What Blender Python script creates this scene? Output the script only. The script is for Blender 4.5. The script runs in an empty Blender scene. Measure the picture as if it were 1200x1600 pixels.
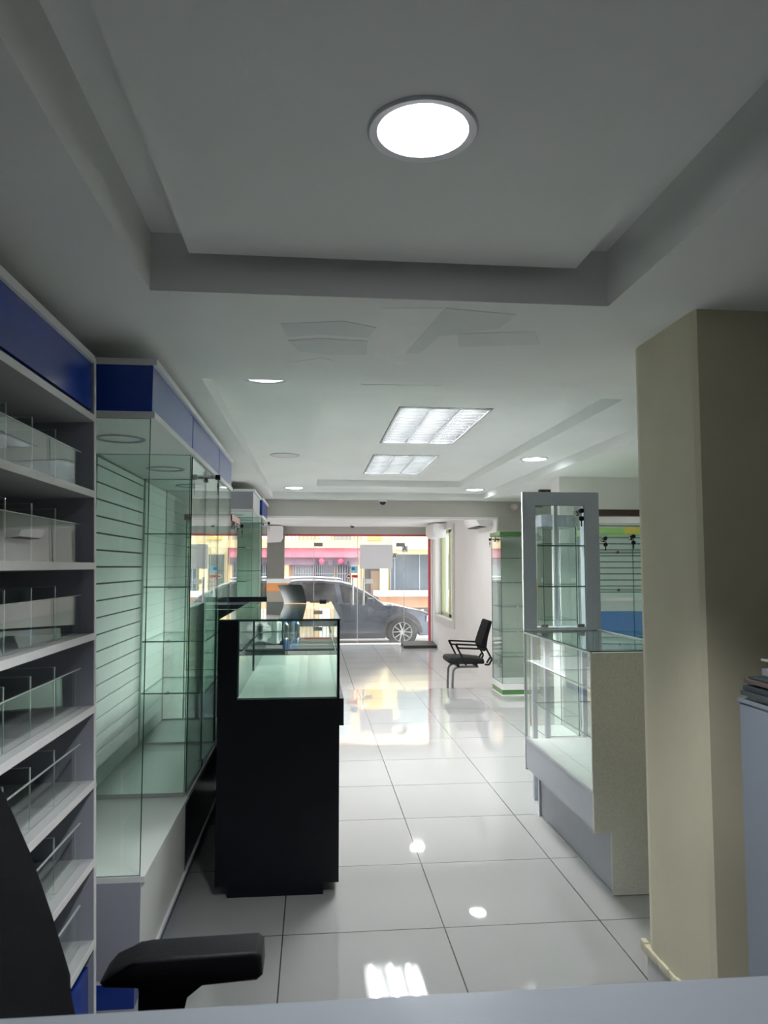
import bpy, bmesh, math, random
from mathutils import Vector, Matrix
random.seed(7)
C = bpy.context.scene
COL = C.collection
PI = math.pi

# ------------------------------------------------------------------ camera
cam = bpy.data.cameras.new('camera'); camo = bpy.data.objects.new('camera', cam); COL.objects.link(camo)
cam.sensor_fit = 'HORIZONTAL'; cam.sensor_width = 36.0; cam.lens = 34.5
cam.clip_start = 0.02; cam.clip_end = 300
camo.location = (0, 0, 1.55)
camo.rotation_euler = (math.radians(90 + 4.227), 0, math.radians(-5.513))
cam.dof.use_dof = True; cam.dof.focus_distance = 6.0; cam.dof.aperture_fstop = 12
C.camera = camo

# ------------------------------------------------------------------ view, world, sun
C.view_settings.view_transform = 'Standard'; C.view_settings.look = 'None'
C.view_settings.gamma = 1.0; C.view_settings.use_curve_mapping = False
C.view_settings.exposure = 1.35
try:
    C.cycles.transparent_max_bounces = 40
    C.cycles.max_bounces = 14; C.cycles.diffuse_bounces = 6; C.cycles.glossy_bounces = 8
    C.cycles.sample_clamp_indirect = 12.0
    C.cycles.use_denoising = True
except Exception:
    pass
w = bpy.data.worlds.new('sky'); C.world = w; w.use_nodes = True
wt = w.node_tree; wt.nodes.clear()
wo = wt.nodes.new('ShaderNodeOutputWorld'); wb = wt.nodes.new('ShaderNodeBackground')
wb.inputs[0].default_value = (0.90, 0.95, 1.0, 1); wb.inputs[1].default_value = 1.65
wt.links.new(wb.outputs[0], wo.inputs[0])
sl = bpy.data.lights.new('sun', 'SUN'); sl.energy = .95; sl.angle = math.radians(1.0); sl.color = (1, .96, .88)
slo = bpy.data.objects.new('sun', sl); COL.objects.link(slo)
slo.rotation_euler = (math.radians(38), 0, math.radians(-25))
# daylight portal in the shop front opening
pl = bpy.data.lights.new('daylight_portal', 'AREA'); pl.shape = 'RECTANGLE'; pl.size = 3.4; pl.size_y = 2.4
pl.cycles.is_portal = True
plo = bpy.data.objects.new('daylight_portal', pl); COL.objects.link(plo)
plo.location = (0.9, 16.05, 1.1); plo.rotation_euler = (math.radians(-90), 0, 0)

TUBE_E = 135.0       # fluorescent tubes
DOWN_E = 6.0        # lit downlights
FRONT_E = 6.0

# ------------------------------------------------------------------ materials
MATS = {}
def mat(name, col, rough=.5, metal=0, spec=.5, coat=0, noise=0, nscale=4, bump=0, bscale=60, emit=None, es=0):
    if name in MATS: return MATS[name]
    m = bpy.data.materials.new(name); m.use_nodes = True; t = m.node_tree; n = t.nodes; L = t.links
    b = n['Principled BSDF']
    b.inputs['Base Color'].default_value = (*col, 1); b.inputs['Roughness'].default_value = rough
    b.inputs['Metallic'].default_value = metal; b.inputs['Specular IOR Level'].default_value = spec
    b.inputs['Coat Weight'].default_value = coat; b.inputs['Coat Roughness'].default_value = .05
    tc = n.new('ShaderNodeTexCoord')
    if noise:
        tx = n.new('ShaderNodeTexNoise'); tx.inputs['Scale'].default_value = nscale; tx.inputs['Detail'].default_value = 5
        L.new(tc.outputs['Object'], tx.inputs['Vector'])
        mr = n.new('ShaderNodeMapRange'); mr.inputs[1].default_value = .3; mr.inputs[2].default_value = .7
        mr.inputs[3].default_value = 1 - noise; mr.inputs[4].default_value = 1 + noise
        L.new(tx.outputs[0], mr.inputs[0])
        vm = n.new('ShaderNodeVectorMath'); vm.operation = 'SCALE'; vm.inputs[0].default_value = col
        L.new(mr.outputs[0], vm.inputs['Scale']); L.new(vm.outputs[0], b.inputs['Base Color'])
    if bump:
        tb = n.new('ShaderNodeTexNoise'); tb.inputs['Scale'].default_value = bscale; tb.inputs['Detail'].default_value = 3
        L.new(tc.outputs['Object'], tb.inputs['Vector'])
        bp = n.new('ShaderNodeBump'); bp.inputs['Strength'].default_value = bump; bp.inputs['Distance'].default_value = .01
        L.new(tb.outputs[0], bp.inputs['Height']); L.new(bp.outputs[0], b.inputs['Normal'])
    if emit:
        b.inputs['Emission Color'].default_value = (*emit, 1); b.inputs['Emission Strength'].default_value = es
    MATS[name] = m; return m

def glass(name, tint, ior=1.5, rough=0.0, dirt_haze=0.0):
    """thin pane: tinted see-through plus a Fresnel reflection, the same from both sides"""
    m = bpy.data.materials.new(name); m.use_nodes = True; t = m.node_tree; n = t.nodes; L = t.links
    n.clear(); out = n.new('ShaderNodeOutputMaterial')
    tr = n.new('ShaderNodeBsdfTransparent'); tr.inputs[0].default_value = (*tint, 1)
    gl = n.new('ShaderNodeBsdfGlossy'); gl.inputs['Roughness'].default_value = rough
    gl.inputs['Color'].default_value = (.95, 1, .98, 1)
    g = n.new('ShaderNodeNewGeometry'); mr = n.new('ShaderNodeMapRange')
    mr.inputs[3].default_value = ior; mr.inputs[4].default_value = 1 / ior
    L.new(g.outputs['Backfacing'], mr.inputs[0])
    fr = n.new('ShaderNodeFresnel'); L.new(mr.outputs[0], fr.inputs['IOR'])
    mx = n.new('ShaderNodeMixShader'); L.new(fr.outputs[0], mx.inputs[0]); L.new(tr.outputs[0], mx.inputs[1]); L.new(gl.outputs[0], mx.inputs[2])
    last = mx.outputs[0]
    if dirt_haze:  # patchy translucent dirt put in as haze over the street view
        df = n.new('ShaderNodeBsdfTranslucent'); df.inputs[0].default_value = (.9, .9, .9, 1)
        tc = n.new('ShaderNodeTexCoord'); tx = n.new('ShaderNodeTexNoise'); tx.inputs['Scale'].default_value = 2.5; tx.inputs['Detail'].default_value = 7
        L.new(tc.outputs['Object'], tx.inputs['Vector'])
        m2 = n.new('ShaderNodeMapRange'); m2.inputs[1].default_value = .4; m2.inputs[2].default_value = .75; m2.inputs[3].default_value = dirt_haze * .25; m2.inputs[4].default_value = dirt_haze
        L.new(tx.outputs[0], m2.inputs[0])
        m3 = n.new('ShaderNodeMixShader'); L.new(m2.outputs[0], m3.inputs[0]); L.new(last, m3.inputs[1]); L.new(df.outputs[0], m3.inputs[2]); last = m3.outputs[0]
    L.new(last, out.inputs[0]); MATS[name] = m; return m

WHITE_CEIL = mat('ceiling_paint', (.80, .81, .79), .8, noise=.035, nscale=1.3, bump=.08, bscale=40)
BEIGE = mat('beam_paint', (.50, .48, .44), .8, noise=.03, nscale=2)
WALLW = mat('white_wall_paint', (.80, .77, .75), .6, noise=.03, nscale=1.5)
WALLG = mat('grey_wall_paint', (.50, .50, .48), .7)
OLIVE = mat('cream_paint', (.66, .61, .45), .55, noise=.05, nscale=3, bump=.12, bscale=25)
LAM = mat('white_laminate', (.74, .74, .73), .4)
LAMG = mat('grey_laminate', (.34, .35, .40), .4)
LAMS = mat('silver_grey_laminate', (.42, .45, .50), .45, noise=.03, nscale=60)
BLUE = mat('blue_laminate', (.008, .042, .30), .2)
NAVY = mat('dark_navy_laminate', (.012, .016, .03), .3)
BLACK = mat('black_laminate', (.0035, .004, .008), .4, spec=.3)
ALU = mat('aluminium', (.55, .57, .58), .35, metal=.8)
CHROME = mat('chrome', (.7, .7, .7), .15, metal=1)
DARKM = mat('dark_metal', (.03, .03, .03), .4)
BPLAST = mat('black_plastic', (.006, .006, .008), .55, spec=.25, bump=.15, bscale=300)
BMESH = mat('black_mesh_fabric', (.004, .0045, .006), .85, spec=.15, bump=.4, bscale=500)
SEATM = mat('black_seat_vinyl', (.010, .010, .011), .6, spec=.25)
GREYTUBE = mat('grey_metal_tube', (.16, .16, .17), .4, metal=.2)
GREEN = mat('green_laminate', (.07, .19, .06), .35)
LIME = mat('lime_laminate', (.42, .70, .25), .4)
YELL = mat('yellow_label', (.80, .72, .15), .5)
DRED = mat('dark_red_laminate', (.16, .01, .015), .4)
PINKW = mat('pale_red_edge', (.75, .45, .40), .4)
BROWN = mat('brown_wood', (.075, .05, .035), .5)
SLAT = mat('slatwall_white', (.86, .90, .87), .45)
GROOVE = mat('slat_groove', (.10, .12, .11), .7)
GEDGE = mat('glass_cut_edge', (.02, .09, .07), .2)
REDP = mat('red_paint', (.62, .10, .12), .45)
G_CLEAR = glass('clear_glass', (.975, .985, .98))
G_GREEN = glass('green_tinted_glass', (.95, .98, .967))
G_PALE = glass('pale_green_glass', (.955, .982, .972))
G_FRONT = glass('shopfront_glass', (.975, .98, .98), dirt_haze=.08)
G_DARK = mat('car_window_glass', (.006, .006, .008), .04, spec=.5)

# floor: glossy tiles with thin dark joints
def floor_mat(name, col, tile, ox, oy, rough):
    m = bpy.data.materials.new(name); m.use_nodes = True; t = m.node_tree; n = t.nodes; L = t.links
    b = n['Principled BSDF']; b.inputs['Roughness'].default_value = rough; b.inputs['IOR'].default_value = 1.75
    tc = n.new('ShaderNodeTexCoord'); mp = n.new('ShaderNodeMapping'); mp.inputs['Location'].default_value = (-ox, -oy, 0)
    L.new(tc.outputs['Object'], mp.inputs[0])
    br = n.new('ShaderNodeTexBrick'); br.offset = 0; br.squash = 1
    br.inputs['Scale'].default_value = 1; br.inputs['Mortar Size'].default_value = .0028; br.inputs['Mortar Smooth'].default_value = 0
    br.inputs['Brick Width'].default_value = tile; br.inputs['Row Height'].default_value = tile
    br.inputs['Color1'].default_value = (*col, 1); br.inputs['Color2'].default_value = (*(c * .97 for c in col), 1)
    br.inputs['Mortar'].default_value = (.06, .06, .06, 1)
    L.new(mp.outputs[0], br.inputs[0]); L.new(br.outputs[0], b.inputs['Base Color'])
    tx = n.new('ShaderNodeTexNoise'); tx.inputs['Scale'].default_value = 1.6; tx.inputs['Detail'].default_value = 1
    L.new(tc.outputs['Object'], tx.inputs['Vector'])
    bp = n.new('ShaderNodeBump'); bp.inputs['Strength'].default_value = .12; bp.inputs['Distance'].default_value = .02
    L.new(tx.outputs[0], bp.inputs['Height']); L.new(bp.outputs[0], b.inputs['Normal'])
    MATS[name] = m; return m
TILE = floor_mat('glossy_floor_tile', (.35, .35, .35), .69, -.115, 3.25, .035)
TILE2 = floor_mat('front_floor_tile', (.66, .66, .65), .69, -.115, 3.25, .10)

# ------------------------------------------------------------------ mesh helpers
class MB:
    def __init__(s): s.bm = bmesh.new()
    def box(s, x0, y0, z0, x1, y1, z1, bev=0, rot=None):
        r = bmesh.ops.create_cube(s.bm, size=1); vs = r['verts']
        M = Matrix.Translation(((x0+x1)/2, (y0+y1)/2, (z0+z1)/2)) @ (rot or Matrix()) @ Matrix.Diagonal((abs(x1-x0), abs(y1-y0), abs(z1-z0), 1))
        bmesh.ops.transform(s.bm, matrix=M, verts=vs)
        if bev:
            es = list({e for v in vs for e in v.link_edges})
            bmesh.ops.bevel(s.bm, geom=es, offset=bev, segments=2, affect='EDGES', profile=.5)
        return s
    def bar(s, p, q, r, n=10, r2=None):
        p = Vector(p); q = Vector(q); d = q - p
        g = bmesh.ops.create_cone(s.bm, cap_ends=True, segments=n, radius1=r, radius2=r if r2 is None else r2, depth=d.length)
        M = Matrix.Translation((p+q)/2) @ d.to_track_quat('Z', 'Y').to_matrix().to_4x4()
        bmesh.ops.transform(s.bm, matrix=M, verts=g['verts']); return s
    def sbar(s, p, q, wx, wz, bev=0):
        """rectangular bar from p to q"""
        p = Vector(p); q = Vector(q); d = q - p
        g = bmesh.ops.create_cube(s.bm, size=1); vs = g['verts']
        M = Matrix.Translation((p+q)/2) @ d.to_track_quat('Z', 'Y').to_matrix().to_4x4() @ Matrix.Diagonal((wx, wz, d.length, 1))
        bmesh.ops.transform(s.bm, matrix=M, verts=vs)
        if bev:
            es = list({e for v in vs for e in v.link_edges})
            bmesh.ops.bevel(s.bm, geom=es, offset=bev, segments=2, affect='EDGES', profile=.5)
        return s
    def tube(s, pts, r, n=10):
        pts = [Vector(p) for p in pts]; rings = []
        for i, p in enumerate(pts):
            d = (pts[min(i+1, len(pts)-1)] - pts[max(i-1, 0)]).normalized()
            q = d.to_track_quat('Z', 'Y').to_matrix()
            if i and abs(d.z) < .999:
                pass
            a = Vector((0, 1, 0)) if abs(d.y) < .9 else Vector((1, 0, 0))
            u = d.cross(a).normalized(); v = d.cross(u)
            rings.append([s.bm.verts.new(p + (u*math.cos(2*PI*k/n) + v*math.sin(2*PI*k/n))*r) for k in range(n)])
        for a, b in zip(rings, rings[1:]):
            for k in range(n): s.bm.faces.new((a[k], a[(k+1) % n], b[(k+1) % n], b[k]))
        s.bm.faces.new(rings[0][::-1]); s.bm.faces.new(rings[-1]); return s
    def prism(s, pts, axis, a, b, bev=0):
        """polygon extruded along an axis: pts are the two other coordinates in xyz order"""
        def P(u, v, t):
            return {'x': (t, u, v), 'y': (u, t, v), 'z': (u, v, t)}[axis]
        lo = [s.bm.verts.new(P(u, v, a)) for u, v in pts]; hi = [s.bm.verts.new(P(u, v, b)) for u, v in pts]
        f = [s.bm.faces.new(lo[::-1]), s.bm.faces.new(hi)]
        n = len(pts)
        for k in range(n): f.append(s.bm.faces.new((lo[k], lo[(k+1) % n], hi[(k+1) % n], hi[k])))
        if bev:
            es = [e for e in f[0].edges] + [e for e in f[1].edges]
            bmesh.ops.bevel(s.bm, geom=es, offset=bev, segments=3, affect='EDGES', profile=.5)
        return s
    def lathe(s, prof, cx, cy, cz=0, n=32, axis='z'):
        rings = []
        for r, h in prof:
            ring = []
            for k in range(n):
                a = 2*PI*k/n; u, v = r*math.cos(a), r*math.sin(a)
                p = (cx+u, cy+v, cz+h) if axis == 'z' else ((cx+u, cy+h, cz+v) if axis == 'y' else (cx+h, cy+u, cz+v))
                ring.append(s.bm.verts.new(p))
            rings.append(ring)
        for a, b in zip(rings, rings[1:]):
            for k in range(n): s.bm.faces.new((a[k], a[(k+1) % n], b[(k+1) % n], b[k]))
        return s
    def cap(s, r, cx, cy, cz, n=32):
        s.bm.faces.new([s.bm.verts.new((cx+r*math.cos(2*PI*k/n), cy+r*math.sin(2*PI*k/n), cz)) for k in range(n)]); return s
    def build(s, name, m, parent=None, smooth=False, label=None):
        bmesh.ops.recalc_face_normals(s.bm, faces=s.bm.faces[:])
        me = bpy.data.meshes.new(name); s.bm.to_mesh(me); s.bm.free()
        me.materials.append(m)
        if smooth:
            me.shade_smooth()
            try: me.set_sharp_from_angle(angle=math.radians(35))
            except Exception: pass
        o = bpy.data.objects.new(name, me); COL.objects.link(o)
        if parent:
            o.parent = parent; o.matrix_parent_inverse = Matrix.Translation(-Vector(parent.location))
        if label: o['label'] = label
        return o

def empty(name, loc, label, cat, group=None):
    o = bpy.data.objects.new(name, None); COL.objects.link(o); o.location = loc; o.empty_display_size = .1
    o['label'] = label; o['category'] = cat
    if group: o['group'] = group
    return o
def tag(o, label, cat, group=None):
    o['label'] = label; o['category'] = cat
    if group: o['group'] = group
    return o
def struct(o):
    o['kind'] = 'structure'; return o
def sbox(name, m, *b, bev=0): return struct(MB().box(*b, bev=bev).build(name, m))
def subparent(o, parent):
    """second level: the sub-part stays where it stands, under its part"""
    o.parent = parent; o.matrix_parent_inverse = Matrix()
    return o
def centre_mesh(o):
    return o

# ================================================================== STRUCTURE
CZ = 2.40
struct(MB().box(-1.14, -1.6, -.12, 3.6, 9.40, 0).build('floor', TILE))
struct(MB().box(-1.14, 9.40, -.30, 3.6, 15.92, -.12).build('floor', TILE2))
# ceiling with its two recessed trays
mb = MB()
ZT = 2.95
mb.box(-1.14, -1.6, CZ, -.507, 9.55, ZT)
mb.box(-.507, -1.6, CZ, 3.6, -.9, ZT)
mb.box(.957, -.9, CZ, 3.6, 2.275, ZT)
mb.box(-.507, -.9, 2.585, .957, 2.275, ZT)
mb.box(-.507, 2.275, CZ, 3.6, 3.35, ZT)
mb.box(2.15, 3.35, CZ, 3.6, 9.25, ZT)
mb.box(-.507, 9.25, CZ, 3.6, 9.55, ZT)
mb.box(-.507, 3.35, 2.48, .04, 9.25, ZT)
mb.box(1.72, 3.35, 2.48, 2.15, 9.25, ZT)
mb.box(.04, 3.35, 2.48, 1.72, 3.90, ZT)
mb.box(.04, 8.52, 2.48, 1.72, 9.25, ZT)
mb.box(.04, 3.90, 2.70, 1.72, 8.52, ZT)
# plate of the inner recess with the two light openings cut out of it
for b in ((.04, 3.90, .535, 8.52), (1.145, 3.90, 1.72, 8.52), (.535, 3.90, 1.145, 4.545), (.535, 5.925, 1.145, 6.555), (.535, 7.93, 1.145, 8.52)):
    mb.box(b[0], b[1], 2.555, b[2], b[3], 2.70)
ceil = struct(mb.build('ceiling', WHITE_CEIL))
p = MB().box(-.383, -.8, 2.505, .835, 2.232, 2.535).build('ceiling_panel', WHITE_CEIL); p['kind'] = 'structure'; p.name = 'ceiling'
# patched filler on the ceiling band
PATCH = mat('ceiling_filler', (.81, .81, .79), .75, noise=.03, nscale=8)
PATCH2 = mat('ceiling_filler_grey', (.69, .71, .70), .8, noise=.03, nscale=6)
def patch(name, pts, m, z=CZ-.0012):
    o = MB().prism(pts, 'z', z, CZ+.001).build(name, m); return o
root = empty('ceiling_patch', (.3, 2.8, CZ), 'pale and grey filler patches smeared on the ceiling band between the two trays', 'ceiling patch')
def pp(pts, m, dz=0): o = patch('filler_patch', pts, m, CZ-.0012-dz); o.parent = root; o.matrix_parent_inverse = Matrix.Translation(-Vector(root.location))
pp([(-.12, 2.55), (.10, 2.50), (.22, 2.56), (.20, 2.68), (.02, 2.66), (-.10, 2.70)], PATCH2)
pp([(-.10, 2.74), (.02, 2.70), (.20, 2.72), (.21, 2.90), (.05, 2.91), (-.06, 2.88)], PATCH2)
pp([(.22, 2.36), (.42, 2.34), (.36, 2.88), (.40, 3.08), (.24, 2.92)], PATCH)
pp([(.43, 2.34), (.68, 2.38), (.66, 2.52), (.46, 2.64), (.42, 2.86), (.365, 2.86)], PATCH2, .0003)
pp([(.52, 2.60), (.80, 2.55), (.86, 2.70), (.56, 2.76)], PATCH2)
pp([(-.12, 3.05), (.03, 2.96), (.08, 3.00), (-.03, 3.14)], PATCH)
pp([(.22, 3.38), (.60, 3.37), (.58, 3.42), (.22, 3.43)], PATCH)

sbox('wall_left', WALLG, -1.30, -1.6, -.12, -1.14, 9.55, 2.95)
sbox('wall_back', mat('dark_rear_wall', (.10, .10, .095), .8), -1.3, -1.75, -.12, 3.6, -1.6, 2.95)
sbox('wall_right', WALLW, 3.6, -1.6, -.12, 3.8, 9.55, 2.95)
struct(MB().box(2.05, -1.6, 0, 2.2, 2.27, CZ).build('wall_right', OLIVE))
# wall with the wide opening to the front room
mb = MB()
mb.box(-1.14, 9.42, 2.19, 3.6, 9.58, CZ)
mb.box(2.405, 9.42, -.12, 3.6, 9.58, 2.19)
mb.box(-1.14, 9.42, -.12, -.66, 9.58, 2.19)
struct(mb.build('wall_middle', BEIGE))
struct(MB().box(-.66, 9.415, 2.165, 2.405, 9.585, 2.19).box(2.385, 9.415, 0, 2.407, 9.585, 2.165).build('trim_1', WALLW))
# front room
sbox('ceiling', WALLW, -1.6, 9.58, 2.40, 3.1, 15.92, 2.95)
sbox('wall_left', WALLW, -1.8, 9.58, -.3, -1.6, 15.95, 2.95)
mb = MB()   # right wall of the front room with a window hole
X0, X1 = 2.55, 2.80
mb.box(X0, 9.58, -.3, X1, 13.25, 2.40).box(X0, 15.15, -.3, X1, 15.95, 2.40).box(X0, 13.25, -.3, X1, 15.15, .56).box(X0, 13.25, 2.27, X1, 15.15, 2.40)
struct(mb.build('wall_right', WALLW))
# window in that wall
OLG = mat('olive_frame', (.42, .45, .25), .5)
WFR = mat('window_trim_grey', (.66, .64, .61), .5)
mb = MB()
mb.box(X0-.03, 13.12, .43, X0, 13.25, 2.32).box(X0-.03, 15.15, .43, X0, 15.25, 2.32).box(X0-.03, 13.25, .43, X0, 15.15, .56).box(X0-.03, 13.25, 2.25, X0, 15.15, 2.32)
wf = struct(mb.build('window_1', WFR))
o = MB().box(X1-.14, 13.25, .56, X1-.06, 13.31, 2.27).box(X1-.14, 15.09, .56, X1-.06, 15.15, 2.27).box(X1-.14, 14.12, .56, X1-.06, 14.28, 2.27).box(X1-.14, 13.25, .56, X1-.06, 15.15, .62).box(X1-.14, 13.25, 2.21, X1-.06, 15.15, 2.27).build('window_frame', OLG)
o.parent = wf
o = MB().box(X1-.105, 13.31, .62, X1-.097, 15.09, 2.21).build('window_glass', G_FRONT); o.parent = wf
# shop front
SY = 15.9
sbox('trim_2', mat('front_header', (.42, .40, .37), .6), -1.6, SY-.10, 2.24, 2.55, SY+.04, 2.40)
sbox('wall_front', mat('grey_pillar', (.26, .255, .235), .8, noise=.04, nscale=3), -1.6, SY-.35, -.12, -.60, SY+.02, 2.26)
sbox('unseen_outer_shell', WALLG, -7, SY+.02, 2.40, 9, SY+.3, 3.3)  # unseen facade above the glass, put in to keep sunlight out
sbox('unseen_outer_shell', WALLG, -7, SY+.02, -.4, -1.0, SY+.3, 2.4)
sbox('unseen_outer_shell', WALLW, 2.8, 9.6, 2.40, 9, SY+.3, 3.0)  # unseen roof slab, put in to keep sunlight out of the shop
sbox('trim_3', REDP, -.60, SY-.04, 2.20, 2.52, SY+.04, 2.24)
sbox('trim_4', REDP, 2.50, SY-.04, -.12, 2.55, SY+.04, 2.24)
sbox('trim_5', WALLW, 2.52, SY-.30, -.12, 2.56, SY-.22, 2.24)
door = struct(MB().box(-.60, SY-.006, -.10, .02, SY+.006, 2.20).box(.03, SY-.006, -.10, .955, SY+.006, 2.20).box(.965, SY-.006, -.10, 1.965, SY+.006, 2.20).box(1.975, SY-.006, -.10, 2.50, SY+.006, 2.20).build('door_1', G_FRONT))
EDGEW = mat('glass_edge_bright', (.70, .73, .72), .3)
o = MB()
for x in (.025, .96, 1.97): o.box(x-.006, SY-.009, -.10, x+.006, SY+.009, 2.20)
o = o.build('glass_joint', EDGEW); o.parent = door
PFIT = mat('patch_fitting_steel', (.30, .28, .26), .35, metal=.5)
for x in (.12, 1.90):
    o = MB().box(x-.10, SY-.025, 1.98, x+.09, SY+.025, 2.06, bev=.004).build('patch_fitting', PFIT); o.parent = door
for x in (.86, 1.09):
    o = MB().bar((x, SY-.07, .72), (x, SY-.07, 1.32), .022, 14).bar((x, SY-.07, .82), (x, SY, .82), .01).bar((x, SY-.07, 1.22), (x, SY, 1.22), .01).build('door_handle', CHROME, smooth=True); o.parent = door

# column with a soft far corner and a tiled foot
mb = MB()
pts = [(1.258, 2.27), (2.05, 2.27), (2.05, 2.76), (1.29, 2.76), (1.268, 2.75), (1.256, 2.73), (1.25, 2.70), (1.252, 2.3)]
mb.prism(pts, 'z', .135, CZ)
struct(mb.build('wall_column', OLIVE)).name = 'wall_pillar'
sbox('baseboard_pillar', mat('skirting_tile', (.60, .60, .60), .12), 1.262, 2.262, 0, 2.05, 2.772, .135)
# ragged lip of plaster above the skirting
mb = MB()
yy = 2.30
while yy < 2.76:
    r = .006 + random.random()*.008
    mb.box(1.247-r*.6, yy, .122-random.random()*.014, 1.262, yy+.035, .142+random.random()*.010, bev=.003); yy += .03
struct(mb.build('trim_6', OLIVE, smooth=True))

# bulkhead on the right with a brown edge, pillar and louvre
sbox('wall_bulkhead', WALLW, 2.49, 6.75, 2.09, 3.6, 6.87, CZ)
sbox('trim_7', BROWN, 2.49, 6.74, 2.03, 3.6, 6.87, 2.09)
sbox('wall_bulkhead', WALLW, 2.32, 6.75, 0, 2.49, 7.0, CZ)
mb = MB().box(2.50, 7.93, 2.26, 2.80, 7.97, 2.40)
for k in range(14): mb.box(2.50+k*.0215, 7.905, 2.26, 2.50+k*.0215+.010, 7.93, 2.40)
tag(mb.build('wall_louvre', BROWN), 'small dark brown slatted louvre near the ceiling beside the white pillar', 'louvre')

# ================================================================== small fittings shared by the cabinets
def lock(parent, x, y, z, d=1, axis='x'):
    """cam lock on a glass door with a key hanging from its ring; d = way the barrel points"""
    def pt(a, b, c):
        return (x + a*d, y + b, z + c) if axis == 'x' else (x + b, y + a*d, z + c)
    m = MB()
    m.bar(pt(-.03, 0, 0), pt(.05, 0, 0), .010, 14).bar(pt(-.045, 0, 0), pt(-.03, 0, 0), .014, 14)
    if axis == 'x': m.box(x-.012, y-.022, z-.03, x+.012, y+.022, z+.03, bev=.004)
    else: m.box(x-.022, y-.012, z-.03, x+.022, y+.012, z+.03, bev=.004)
    lk = m.build('lock', CHROME, parent, smooth=True)
    m = MB().bar(pt(.05, 0, 0), pt(.075, 0, 0), .015, 14)
    m.bar(pt(.065, 0, 0), pt(.065, 0, -.03), .002, 6)
    q = pt(.065, 0, -.05)
    if axis == 'x': m.lathe([(0.0001, -.003), (.017, -.003), (.017, .003), (.0001, .003)], q[0], q[1], q[2], 16, 'x').box(q[0]-.0015, q[1]-.004, q[2]-.05, q[0]+.0015, q[1]+.004, q[2]-.015)
    else: m.lathe([(0.0001, -.003), (.017, -.003), (.017, .003), (.0001, .003)], q[0], q[1], q[2], 16, 'y').box(q[0]-.004, q[1]-.0015, q[2]-.05, q[0]+.004, q[1]+.0015, q[2]-.015)
    k = m.build('key', BPLAST); subparent(k, lk)
    return lk

def pane(parent, name, b, m=None, edge=True):
    """glass pane from a box with dark cut edges"""
    m = m or G_GREEN
    o = MB().box(*b).build(name, m, parent)
    x0, y0, z0, x1, y1, z1 = b; e = .0012
    if edge:
        q = MB(); dims = (x1-x0, y1-y0, z1-z0); thin = dims.index(min(dims)); t = dims[thin]; wd = max(t, .004)/2
        c = [(x0+x1)/2, (y0+y1)/2, (z0+z1)/2]; lo = [x0, y0, z0]; hi = [x1, y1, z1]
        ax = [a for a in range(3) if a != thin]
        for a in ax:
            bb = [a2 for a2 in ax if a2 != a][0]
            for side in (lo[bb], hi[bb]):
                l = [0]*3; h = [0]*3
                l[thin] = c[thin]-wd; h[thin] = c[thin]+wd
                l[a] = lo[a]; h[a] = hi[a]; l[bb] = side-e; h[bb] = side+e
                q.box(*l, *h)
        s = q.build('glass_edge', GEDGE); subparent(s, o)
    return o

def slatwall(parent, x, y0, y1, z0, z1, axis='x', face=1, pitch=.084):
    """slatted board: x is the face plane; face=+1 looks to +x"""
    t = .016 * face
    g = MB(); s = MB()
    def B(mb_, a0, a1, lo, hi, zz0, zz1):
        if axis == 'x': mb_.box(min(a0, a1), lo, zz0, max(a0, a1), hi, zz1)
        else: mb_.box(lo, min(a0, a1), zz0, hi, max(a0, a1), zz1)
    B(g, x-t, x-.009*face, y0, y1, z0, z1)
    z = z0
    while z < z1 - .02:
        B(s, x-.010*face, x, y0, y1, z, min(z+pitch-.009, z1)); z += pitch
    o = s.build('slat_panel', SLAT, parent)
    k = g.build('slat_groove', GROOVE); subparent(k, o)
    return o

# ================================================================== LEFT ROW
XB = -1.12
# ---- open shelf unit nearest the camera, blue header, glass fronts and dividers
SF = -.70
Y0S, Y1S = 1.63, 2.62
root = empty('shelf_unit', (SF-.2, 1.66, 0), 'grey laminate shelf unit with glass dividers and blue header, nearest on the left wall', 'shelf unit')
for (a, b) in ((Y1S-.02, Y1S), (Y0S, Y0S+.02)):
    sp = MB().box(XB, a, 0, SF-.001, b, 2.27).build('side_panel', LAMG, root)
    k = MB().box(SF-.001, a-.001, 0, SF+.002, b+.001, 2.27).build('edge_strip', LAM); subparent(k, sp)
MB().box(XB, Y0S+.02, .02, XB+.012, Y1S-.02, 2.26).build('back_panel', mat('grey_back_board', (.20, .21, .21), .55), root)
MB().box(XB, Y0S+.02, 2.25, SF+.004, Y1S-.02, 2.275).build('top_panel', LAM, root)
MB().box(SF-.02, Y0S+.02, 2.085, SF-.008, Y1S-.02, 2.25).build('header_panel', BLUE, root)
MB().box(SF-.03, Y0S+.02, .02, SF-.018, Y1S-.02, .235).build('kick_panel', BLUE, root, label='blue kick panel')
shz = [2.065, 1.802, 1.557, 1.320, 1.078, .832, .578, .318]
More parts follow.
